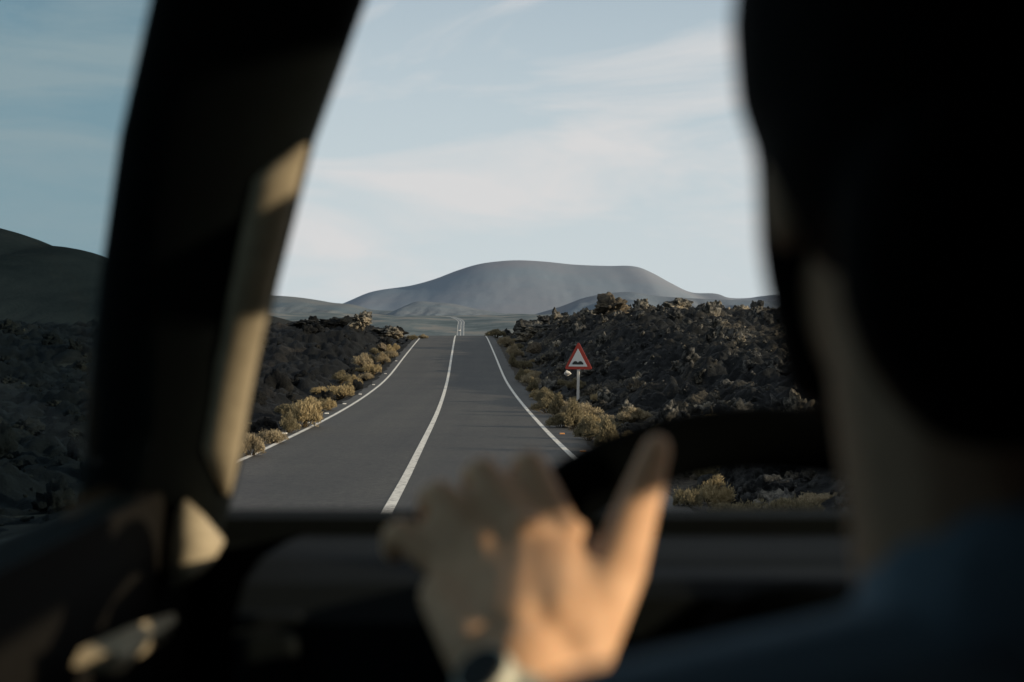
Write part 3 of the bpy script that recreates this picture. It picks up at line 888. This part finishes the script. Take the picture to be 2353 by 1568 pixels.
# roof with headliner and header rail
bm = bmesh.new()
add_box(bm, (0.55, -0.55, Z0 + 0.64), (1.50, 2.95, 0.05), bevel=0.02)
part('roof', bm, 'liner')
bm = bmesh.new()
add_box(bm, (0.55, 0.86, Z0 + 0.585), (1.42, 0.10, 0.07), bevel=0.02)
q_ = [rel_v(-0.13, 0.905, 0.61), rel_v(1.23, 0.905, 0.61), rel_v(1.27, 1.135, 0.335), rel_v(-0.17, 1.135, 0.335)]  # slanted panel added above the view to cut skylight on the hand
A_ = [bm.verts.new(v) for v in q_]; B_ = [bm.verts.new(v + Vector((0, -0.025, -0.02))) for v in q_]
bm.faces.new(A_); bm.faces.new(B_[::-1])
for i in range(4): bm.faces.new((A_[i], B_[i], B_[(i + 1) % 4], A_[(i + 1) % 4]))
part('header_and_shade_panel', bm, 'liner')
# cab sides
def side_panel(flip, y0, y1, z0, z1, x0, x1, thick=0.05):
    """slab leaning from sill x0 to top x1"""
    bm = bmesh.new()
    q = []
    for yy_, zz_, xx_ in ((y0, z0, x0), (y1, z0, x0), (y1, z1, x1), (y0, z1, x1)):
        q.append(rel_v(xx_, yy_, zz_))
    q2 = [v + Vector((-thick, 0, 0)) for v in q]
    if flip: q, q2 = [mirror(v) for v in q], [mirror(v) for v in q2]
    A = [bm.verts.new(v) for v in q]; B = [bm.verts.new(v) for v in q2]
    bm.faces.new(A); bm.faces.new(B[::-1])
    for i in range(4): bm.faces.new((A[i], B[i], B[(i + 1) % 4], A[(i + 1) % 4]))
    return bm
SILL = -0.165
for fl in (False, True):
    d_ = part('door', side_panel(fl, -0.05, 1.50, -1.15, SILL, -0.335, -0.335), 'door_card')
    part('window_glass', side_panel(fl, 0.02, 1.30, SILL, 0.54, -0.345, -0.165, 0.006), 'side_glass' if fl else 'tinted', d_)
    bm = side_panel(fl, -0.25, 0.22 if fl else 0.54, -1.15, 0.63, -0.30, -0.17, 0.07)  # extended forward out of view to reduce skylight on the hand
    part('centre_pillar', bm, 'liner')
    part('side_wall', side_panel(fl, -2.0, -0.25, -1.15, 0.63, -0.33, -0.17), 'liner')
    # roof rail over the door window
    bm = side_panel(fl, -0.25, 0.9, 0.53, 0.63, -0.17, -0.16, 0.06)
    part('roof_rail', bm, 'liner')
    if not fl:
        bm = bmesh.new()      # armrest ledge with a beige cap on the driver's door
        o_ = [P(185, 1492, 0.98), P(300, 1440, 1.10), P(398, 1408, 1.22), P(408, 1425, 1.22), P(395, 1442, 1.20), P(330, 1478, 1.08), P(292, 1512, 1.0), P(270, 1505, 0.985)]
        tp = [bm.verts.new(v) for v in o_]; bt = [bm.verts.new(v + Vector((-0.006, 0.0, -0.012))) for v in o_]
        bm.faces.new(tp); bm.faces.new(bt[::-1])
        for i in range(len(tp)): bm.faces.new((tp[i], bt[i], bt[(i + 1) % len(tp)], tp[(i + 1) % len(tp)]))
        part('armrest', bm, 'beige', d_)
        bm = bmesh.new()      # sunlit patch of the door corner, modelled as a beige panel
        o_ = [P(432, 1150, 1.36), P(470, 1185, 1.37), (P(515, 1238, 1.38)), P(480, 1300, 1.365), P(430, 1345, 1.345), P(395, 1352, 1.335), P(408, 1260, 1.345)]
        fr = [bm.verts.new(v) for v in o_]; bk = [bm.verts.new(v + Vector((-0.02, 0.03, 0))) for v in o_]
        cen = sum(o_, Vector()) / len(o_)
        inn = [bm.verts.new(v.lerp(cen, 0.30) + Vector((0.010, -0.008, 0))) for v in o_]
        top_ = bm.verts.new(cen + Vector((0.016, -0.012, 0)))
        m_ = len(fr)
        for i in range(m_):
            bm.faces.new((fr[i], bk[i], bk[(i + 1) % m_], fr[(i + 1) % m_]))
            bm.faces.new((fr[i], fr[(i + 1) % m_], inn[(i + 1) % m_], inn[i])); bm.faces.new((inn[i], inn[(i + 1) % m_], top_))
        bm.faces.new(bk[::-1])
        part('sunlit_door_patch', bm, 'beige', d_, True)
# rear wall and floor close the cab
bm = bmesh.new(); add_box(bm, (0.55, -2.0, Z0 - 0.36), (1.8, 0.05, 1.7)); part('rear_wall', bm, 'liner')
bm = bmesh.new(); add_box(bm, (0.55, -0.2, Z0 - 1.17), (1.72, 3.6, 0.05)); part('floor_pan', bm, 'liner')

# dashboard
bm = bmesh.new(); add_box(bm, (0.55, 1.53, Z0 - 0.68), (1.86, 0.04, 0.93)); part('bulkhead', bm, 'liner')
def loft(profile, x0, x1, bulge=None):
    bm = bmesh.new()
    n = 25
    rings = []
    for i in range(n):
        x = x0 + (x1 - x0) * i / (n - 1)
        rings.append([bm.verts.new(rel_v(x, y, z + (bulge(x, y) if bulge else 0))) for y, z in profile])
    for A, B in zip(rings, rings[1:]):
        m_ = len(A)
        for j in range(m_): bm.faces.new((A[j], A[(j + 1) % m_], B[(j + 1) % m_], B[j]))
    bm.faces.new(rings[0]); bm.faces.new(rings[-1][::-1])
    return bm
dash = part('dashboard', loft([(1.47, -0.222), (1.35, -0.212), (1.22, -0.205), (1.14, -0.212), (1.10, -0.235), (1.09, -0.28), (1.14, -0.45), (1.2, -0.75), (1.47, -0.75)], -0.215, 1.41), 'dash', smooth=False)
part('windscreen_seal', loft([(1.47, -0.23), (1.46, -0.204), (1.50, -0.200), (1.54, -0.215), (1.54, -0.4), (1.47, -0.4)], -0.31, 1.41), 'dark_trim', dash)
part('instrument_cowl', loft([(1.16, -0.215), (1.12, -0.196), (1.05, -0.192), (1.02, -0.20), (1.02, -0.30), (1.16, -0.30)], 0.0, 0.36), 'dark_trim', dash)
bm = bmesh.new(); a, b = P(545, 1412, 1.08), P(690, 1424, 1.08)
add_box(bm, (a + b) / 2, ((b - a).length, 0.02, 0.006), bevel=0.002); part('vent_trim', bm, 'dash', dash, label='thin silver strip around the end air vent')
bm = bmesh.new(); add_box(bm, (a + b) / 2 + Vector((0, 0.012, -0.04)), ((b - a).length * 0.9, 0.03, 0.05), bevel=0.008); part('air_vent', bm, 'dark_trim', dash)
# windscreen
bm = bmesh.new()
gA = [rel_v(-0.26, 1.50, -0.20), rel_v(1.36, 1.50, -0.20), rel_v(1.20, 0.90, 0.58), rel_v(-0.10, 0.90, 0.58)]
rows_ = []
for i in range(9):
    s_ = i / 8
    a, b = gA[0].lerp(gA[3], s_), gA[1].lerp(gA[2], s_)
    rows_.append([bm.verts.new(a.lerp(b, j / 10) + Vector((0, 0.06 * (1 - (2 * j / 10 - 1) ** 2), 0))) for j in range(11)])
for A, B in zip(rows_, rows_[1:]):
    for j in range(10): bm.faces.new((A[j], A[j + 1], B[j + 1], B[j]))
part('windscreen', bm, 'windscreen', smooth=True)
# bonnet
def bon(x, y): return 0.02 * math.cos((x - 0.55) / 0.85 * 1.3) - 0.018
bm = loft([(1.56, -0.245), (1.7, -0.252), (1.9, -0.268), (2.1, -0.288), (2.25, -0.31), (2.38, -0.345), (2.44, -0.42), (2.46, -0.9), (1.56, -0.9)], -0.25, 1.35, bon)
part('bonnet', bm, 'carpaint', smooth=False)

# steering wheel
WR, WT = 0.200, R(57)
wtop = P(1755, 1006, 1.08)
wc = wtop - Vector((0, math.sin(WT), math.cos(WT))) * WR
wu = Vector((0, math.sin(WT), math.cos(WT)))            # up the face of the wheel
wx = Vector((1, 0, 0)); wn = wx.cross(wu)               # towards the windscreen... normal
wheel = empty('steering_wheel', wc - CO); wheel.parent = car
def wpart(name, bm, mat):
    me = bm_mesh(name, bm); me.transform(Matrix.Translation(-wc)); o = link(name, me, M[mat], wheel, True); return o
def wp(ang, r=WR, n=0.0):
    return wc + wx * math.sin(ang) * r + wu * math.cos(ang) * r + wn * n
bm = bmesh.new(); add_tube(bm, [wp(2 * math.pi * i / 72) for i in range(72)], 0.0245, 16, closed=True); wpart('rim', bm, 'leather')
dn = -1 if wn.y < 0 else 1                                # sign pointing away from the driver
bm = bmesh.new(); hubc = wc + wn * dn * 0.03
add_ellipsoid(bm, hubc, (0.075, 0.05, 0.05), Matrix.Rotation(-WT + math.pi / 2 - math.pi / 2, 3, 'X'), 4); wpart('hub', bm, 'leather')
for ang in (R(100), R(-100), R(180)):
    bm = bmesh.new(); add_tube(bm, [wp(ang, 0.05, dn * 0.03), wp(ang, 0.12, dn * 0.02), wp(ang, WR, 0)], [0.028, 0.018, 0.014], 10); wpart('spoke', bm, 'leather')
bm = bmesh.new(); add_tube(bm, [hubc, hubc + wn * dn * 0.25], [0.04, 0.06], 14); wpart('column', bm, 'dark_trim')
bm = bmesh.new(); bp = wc + wn * dn * 0.07 + wx * -0.05
add_tube(bm, [bp, bp + wx * -0.14 + wu * 0.015], [0.009, 0.007], 8); wpart('indicator_stalk', bm, 'dark_trim')

# mirror, visors
SHADE_H = 0.23
bm = bmesh.new(); add_box(bm, (0.612, 0.845, Z0 + 0.236), (0.175, 0.04, 0.052), bevel=0.012)
add_tube(bm, [(0.597, 0.855, Z0 + 0.25), (0.59, 0.90, Z0 + 0.55)], 0.01, 8); part('rear_view_mirror', bm, 'dark_trim')
bm = bmesh.new(); add_box(bm, (0.22, 0.78, Z0 + 0.56), (0.40, 0.15, 0.018), rot=Matrix.Rotation(R(-10), 3, 'X'), bevel=0.006); part('sun_visor', bm, 'liner')
# unseen visor added at the passenger window to keep sun off the fingers
bm = bmesh.new(); add_box(bm, (1.20, 0.35, Z0 + 0.252), (0.018, 0.43, SHADE_H), bevel=0.006); add_tube(bm, [(1.20, 0.20, Z0 + 0.34), (1.205, 0.20, Z0 + 0.56)], 0.008, 8); part('sun_visor', bm, 'liner')
# seats (low backs just below the view)
for sx in (0.2, 0.92):
    st = empty('seat', Vector((sx, 0.25, Z0 - 0.85)) - CO); st.parent = car
    def sp(name, c, s, rx=0.0, bv=0.05):
        bm = bmesh.new(); add_box(bm, (0, 0, 0), s, bevel=bv)
        me = bm_mesh(name, bm); o = link(name, me, M['seat'], st, True); o.location = c; o.rotation_euler = (rx, 0, 0)
    sp('cushion', (0, 0.35, 0.05), (0.5, 0.52, 0.16))
    sp('backrest', (0, 0.0, 0.32), (0.48, 0.14, 0.56), R(12))

# ------------------------------------------------------------------ the driver
drv = empty('person', (0.2, 0.5, Z0 - 0.75))
tag(drv, 'dark-haired person in a navy shirt driving with one hand on the wheel', 'person')
DO = Vector((0.2, 0.5, Z0 - 0.75))
bm = bmesh.new()
def cap(a, b, ra, rb): add_cone_capsule(bm, a, b, ra, rb)
# hand -------------------------------------------------------------------
wr = P(1190, 1600, 0.830)                          # wrist
mc = [P(1305, 1252, 0.950), P(1210, 1236, 0.946), P(1120, 1262, 0.950), P(1040, 1318, 0.956)]
base = [P(1285, 1540, 0.855), P(1228, 1535, 0.846), P(1168, 1535, 0.846), P(1115, 1545, 0.850)]
rk = [0.0172, 0.0162, 0.0152, 0.0140]
for i in range(4):
    cap(base[i], mc[i], 0.0185, rk[i] * 0.88)
    add_ellipsoid(bm, mc[i] + Vector((0, -0.003, 0.002)), (rk[i],) * 3, sub=3)          # knuckle
    if i < 3:
        cap(base[i].lerp(base[i + 1], 0.5), base[i].lerp(base[i + 1], 0.5).lerp(mc[i].lerp(mc[i + 1], 0.5), 0.95), 0.0195, 0.0135)
cap(wr, base[1].lerp(base[2], 0.5), 0.027, 0.027)
cap(P(1095, 1500, 0.865), P(1020, 1370, 0.935), 0.020, 0.017)        # heel of the hand on the little-finger side
# fingers reach over the rim and bend down in front of it
fing = [[(1218, 1072, 0.992), (1200, 1078, 1.016), (1196, 1120, 1.030)],
        [(1112, 1088, 0.990), (1092, 1094, 1.016), (1086, 1136, 1.030)],
        [(1012, 1140, 0.984), (990, 1146, 1.008), (985, 1185, 1.022)],
        [(926, 1226, 0.976), (906, 1234, 0.998), (904, 1268, 1.010)]]
fr_ = [(0.0138, 0.0124, 0.0110, 0.0096), (0.0138, 0.0126, 0.0112, 0.0098), (0.0134, 0.0122, 0.0110, 0.0096), (0.0124, 0.0112, 0.0100, 0.0088)]
for i in range(4):
    pts = [mc[i]] + [P(*j) for j in fing[i]]
    for k in range(3): cap(pts[k], pts[k + 1], fr_[i][k], fr_[i][k + 1])
    if i < 3: cap(mc[i].lerp(mc[i + 1], 0.5), mc[i].lerp(mc[i + 1], 0.5).lerp((P(*fing[i][0]) + P(*fing[i + 1][0])) / 2, 0.7), 0.0125, 0.0095)
# thumb with its fleshy base, set back behind the plane of the palm
th = [P(1325, 1505, 0.866), P(1420, 1312, 0.922), P(1464, 1165, 0.962), P(1510, 1030, 0.988)]
trd = [0.0225, 0.0185, 0.0155, 0.0108]
for i in range(3): cap(th[i], th[i + 1], trd[i], trd[i + 1])
for a_, b_, r0, r1 in ((P(1212, 1285, 0.931), P(1200, 1440, 0.870), 0.0155, 0.0205), (P(1168, 1290, 0.936), P(1160, 1440, 0.874), 0.0150, 0.0195), (P(1352, 1300, 0.938), P(1330, 1430, 0.883), 0.0140, 0.0215), (P(1384, 1325, 0.930), P(1345, 1440, 0.880), 0.0140, 0.021),
                       (P(1285, 1300, 0.926), P(1285, 1430, 0.873), 0.019, 0.022), (P(1252, 1262, 0.938), P(1255, 1420, 0.878), 0.016, 0.021),
                       (P(1335, 1345, 0.914), P(1320, 1440, 0.874), 0.019, 0.021), (P(1250, 1470, 0.868), P(1370, 1420, 0.887), 0.020, 0.018)):
    cap(a_, b_, r0, r1)
# forearm and arm
elb = rel_v(-0.115, 0.60, -0.44); shl = rel_v(0.04, 0.48, -0.185)
cap(wr, wr.lerp(elb, 0.45), 0.029, 0.038); cap(wr.lerp(elb, 0.45), elb, 0.038, 0.042)
cap(elb, shl, 0.044, 0.052)
# neck, torso, head
nb = rel_v(0.205, 0.54, -0.15); nt_ = rel_v(0.185, 0.60, 0.03)
cap(nb, nt_, 0.066, 0.058)
chest = rel_v(0.21, 0.48, -0.42); pel = rel_v(0.21, 0.42, -0.78)
add_ellipsoid(bm, chest, (0.18, 0.11, 0.22)); add_ellipsoid(bm, pel, (0.175, 0.12, 0.13)); cap(chest, pel, 0.13, 0.13)
shr = rel_v(0.38, 0.48, -0.185)
cap(shl, nb, 0.05, 0.055); cap(shr, nb, 0.05, 0.055)
elr = rel_v(0.50, 0.55, -0.48); wrt = rel_v(0.36, 0.80, -0.34)
cap(shr, elr, 0.05, 0.042); cap(elr, wrt, 0.04, 0.027)
# right hand rests on the far side of the rim
rh = [wp(R(75)) + Vector((-0.005, -0.02, 0.012))]
cap(wrt, rh[0], 0.025, 0.02)
for q_ in range(4):
    a_ = rh[0] + Vector((0.005, 0.012 + 0.0 * q_, 0.012)) + (wp(R(62 + q_ * 9)) - wp(R(75))); cap(rh[0], a_, 0.012, 0.010); cap(a_, a_ + Vector((0.022, 0.022, -0.012)), 0.0095, 0.008); cap(a_ + Vector((0.022, 0.022, -0.012)), a_ + Vector((0.022, 0.02, -0.034)), 0.008, 0.007)
cap(rh[0], rh[0] + Vector((-0.03, 0.03, 0.012)), 0.013, 0.01)
for sx in (0.12, 0.30):
    cap(rel_v(sx, 0.45, -0.82), rel_v(sx, 0.90, -0.72), 0.085, 0.06); cap(rel_v(sx, 0.90, -0.72), rel_v(sx, 1.18, -1.05), 0.055, 0.038)
    cap(rel_v(sx, 1.18, -1.08), rel_v(sx, 1.32, -1.09), 0.04, 0.03)
HC = rel_v(0.190, 0.605, 0.068)                     # head: skull, face, jaw, features
HR = Matrix.Rotation(R(14), 3, 'Z')
def hp(x, y, z): return HC + HR @ Vector((x, y, z))
add_ellipsoid(bm, hp(0, -0.012, 0.03), (0.076, 0.095, 0.095), HR)
add_ellipsoid(bm, hp(0, 0.035, -0.03), (0.064, 0.062, 0.085), HR)
add_ellipsoid(bm, hp(0, 0.055, -0.078), (0.050, 0.042, 0.038), HR)      # jaw
add_ellipsoid(bm, hp(0, 0.086, -0.094), (0.018, 0.014, 0.014), HR, 2)   # chin
cap(hp(0, 0.094, 0.012), hp(0, 0.112, -0.028), 0.008, 0.013)            # nose
add_ellipsoid(bm, hp(0, 0.094, -0.058), (0.024, 0.008, 0.008), HR, 2)   # mouth
for s_ in (-1, 1):
    add_ellipsoid(bm, hp(s_ * 0.03, 0.085, 0.022), (0.022, 0.010, 0.007), HR, 2)   # brow
    add_ellipsoid(bm, hp(s_ * 0.03, 0.082, 0.004), (0.012, 0.010, 0.009), HR, 2)   # eye
    add_ellipsoid(bm, hp(s_ * 0.079, 0.0, -0.012), (0.010, 0.019, 0.030), HR, 2)   # ear
me = remeshed('body', bm, 0.0032, 9)
me.transform(Matrix.Translation(-DO))
me.materials.append(M['skin']); me.materials.append(M['tan'])
zc = np.array([(p.center.z + DO.z - Z0, p.center.y + DO.y) for p in me.polygons])
me.polygons.foreach_set('material_index', ((zc[:, 0] > -0.16) & (zc[:, 1] < 0.76)).astype(np.int32))
link('body', me, None, drv, True)
# hair: cap of hair down to the nape and along the jaw
bm = bmesh.new()
add_ellipsoid(bm, hp(-0.010, -0.016, 0.055), (0.092, 0.104, 0.118), HR)
add_ellipsoid(bm, hp(-0.008, -0.026, 0.018), (0.089, 0.085, 0.090), HR)
add_ellipsoid(bm, hp(-0.01, -0.07, -0.04), (0.080, 0.05, 0.085), HR)
cap(hp(0.02, -0.07, -0.03), hp(0.05, -0.065, -0.16), 0.062, 0.045)
cap(hp(-0.070, 0.020, 0.015), hp(-0.060, 0.035, -0.040), 0.015, 0.015); cap(hp(-0.060, 0.035, -0.040), hp(-0.043, 0.050, -0.092), 0.015, 0.014)     # beard along the jaw
cap(hp(-0.043, 0.050, -0.092), hp(0, 0.088, -0.105), 0.014, 0.018); cap(hp(0.060, 0.055, -0.085), hp(0, 0.088, -0.105), 0.016, 0.018)
cap(hp(0.079, 0.028, 0.02), hp(0.060, 0.055, -0.085), 0.014, 0.016)
me = remeshed('hair', bm, 0.004, 4); me.transform(Matrix.Translation(-DO)); link('hair', me, M['hair'], drv, True)
# shirt: torso, shoulders, collar, short sleeves
bm = bmesh.new()
add_ellipsoid(bm, chest, (0.195, 0.125, 0.235)); add_ellipsoid(bm, pel, (0.188, 0.135, 0.15)); cap(chest, pel, 0.145, 0.145)
cap(shl, nb + Vector((0, 0, -0.03)), 0.068, 0.085); cap(shr, nb + Vector((0, 0, -0.03)), 0.068, 0.085)
cap(shl, shl.lerp(elb, 0.65), 0.068, 0.062); cap(shr, shr.lerp(elr, 0.65), 0.066, 0.06)
cap(nb + Vector((0, 0, -0.01)), nb + Vector((0.0, 0.004, 0.028)), 0.076, 0.074)
me = remeshed('shirt', bm, 0.005, 5); me.transform(Matrix.Translation(-DO)); link('shirt', me, M['shirt'], drv, True)
# wristwatch
ax = (elb - wr).normalized()
wt = empty('wristwatch', wr + ax * 0.012 - DO); wt.parent = drv
back = (Vector((-0.55, -0.75, 0.45)) - ax * Vector((-0.55, -0.75, 0.45)).dot(ax)).normalized()
sidev = ax.cross(back)
bm = bmesh.new()
ring = [(back * math.cos(t_) * 0.031 + sidev * math.sin(t_) * 0.036) for t_ in np.linspace(0, 2 * math.pi, 48, endpoint=False)]
ra, rb = [], []
for v_ in ring:
    n_ = v_.normalized()
    ra.append([bm.verts.new(v_ + ax * s_ * 0.009 + n_ * h_) for s_, h_ in ((-1, 0.0), (-1, 0.003), (1, 0.003), (1, 0.0))])
for i in range(48):
    A, B = ra[i], ra[(i + 1) % 48]
    for j in range(4): bm.faces.new((A[j], A[(j + 1) % 4], B[(j + 1) % 4], B[j]))
link('strap', bm_mesh('strap', bm), M['steel'], wt, True)
bm = bmesh.new(); c0 = back * 0.031
add_tube(bm, [c0, c0 + back * 0.009], [0.0185, 0.0170], 28); case = link('watch_case', bm_mesh('watch_case', bm), M['steel'], wt)
bm = bmesh.new(); add_tube(bm, [c0 + back * 0.0092, c0 + back * 0.0105], [0.0150, 0.0145], 28); link('watch_face', bm_mesh('watch_face', bm), M['black'], wt)

# ------------------------------------------------------------------ camera
cam = bpy.data.cameras.new('camera'); cam.lens = 50; cam.sensor_width = 36; cam.clip_start = 0.02; cam.clip_end = 30000
cam.dof.use_dof = True; cam.dof.focus_distance = 60.0; cam.dof.aperture_fstop = 4.0; cam.dof.aperture_blades = 0
co = bpy.data.objects.new('camera', cam); COL.objects.link(co)
co.location = (0, 0, EYE); co.rotation_euler = (math.pi / 2 - PITCH, 0, 0)
scene.camera = co
scene.render.engine = 'CYCLES'
scene.cycles.use_denoising = True
scene.cycles.max_bounces = 8; scene.cycles.transparent_max_bounces = 12; scene.cycles.diffuse_bounces = 3
scene.cycles.sample_clamp_indirect = 6
scene.view_settings.view_transform = 'Standard'; scene.view_settings.look = 'None'
scene.view_settings.exposure = 0; scene.view_settings.gamma = 1
scene.render.resolution_x, scene.render.resolution_y = 1024, 682
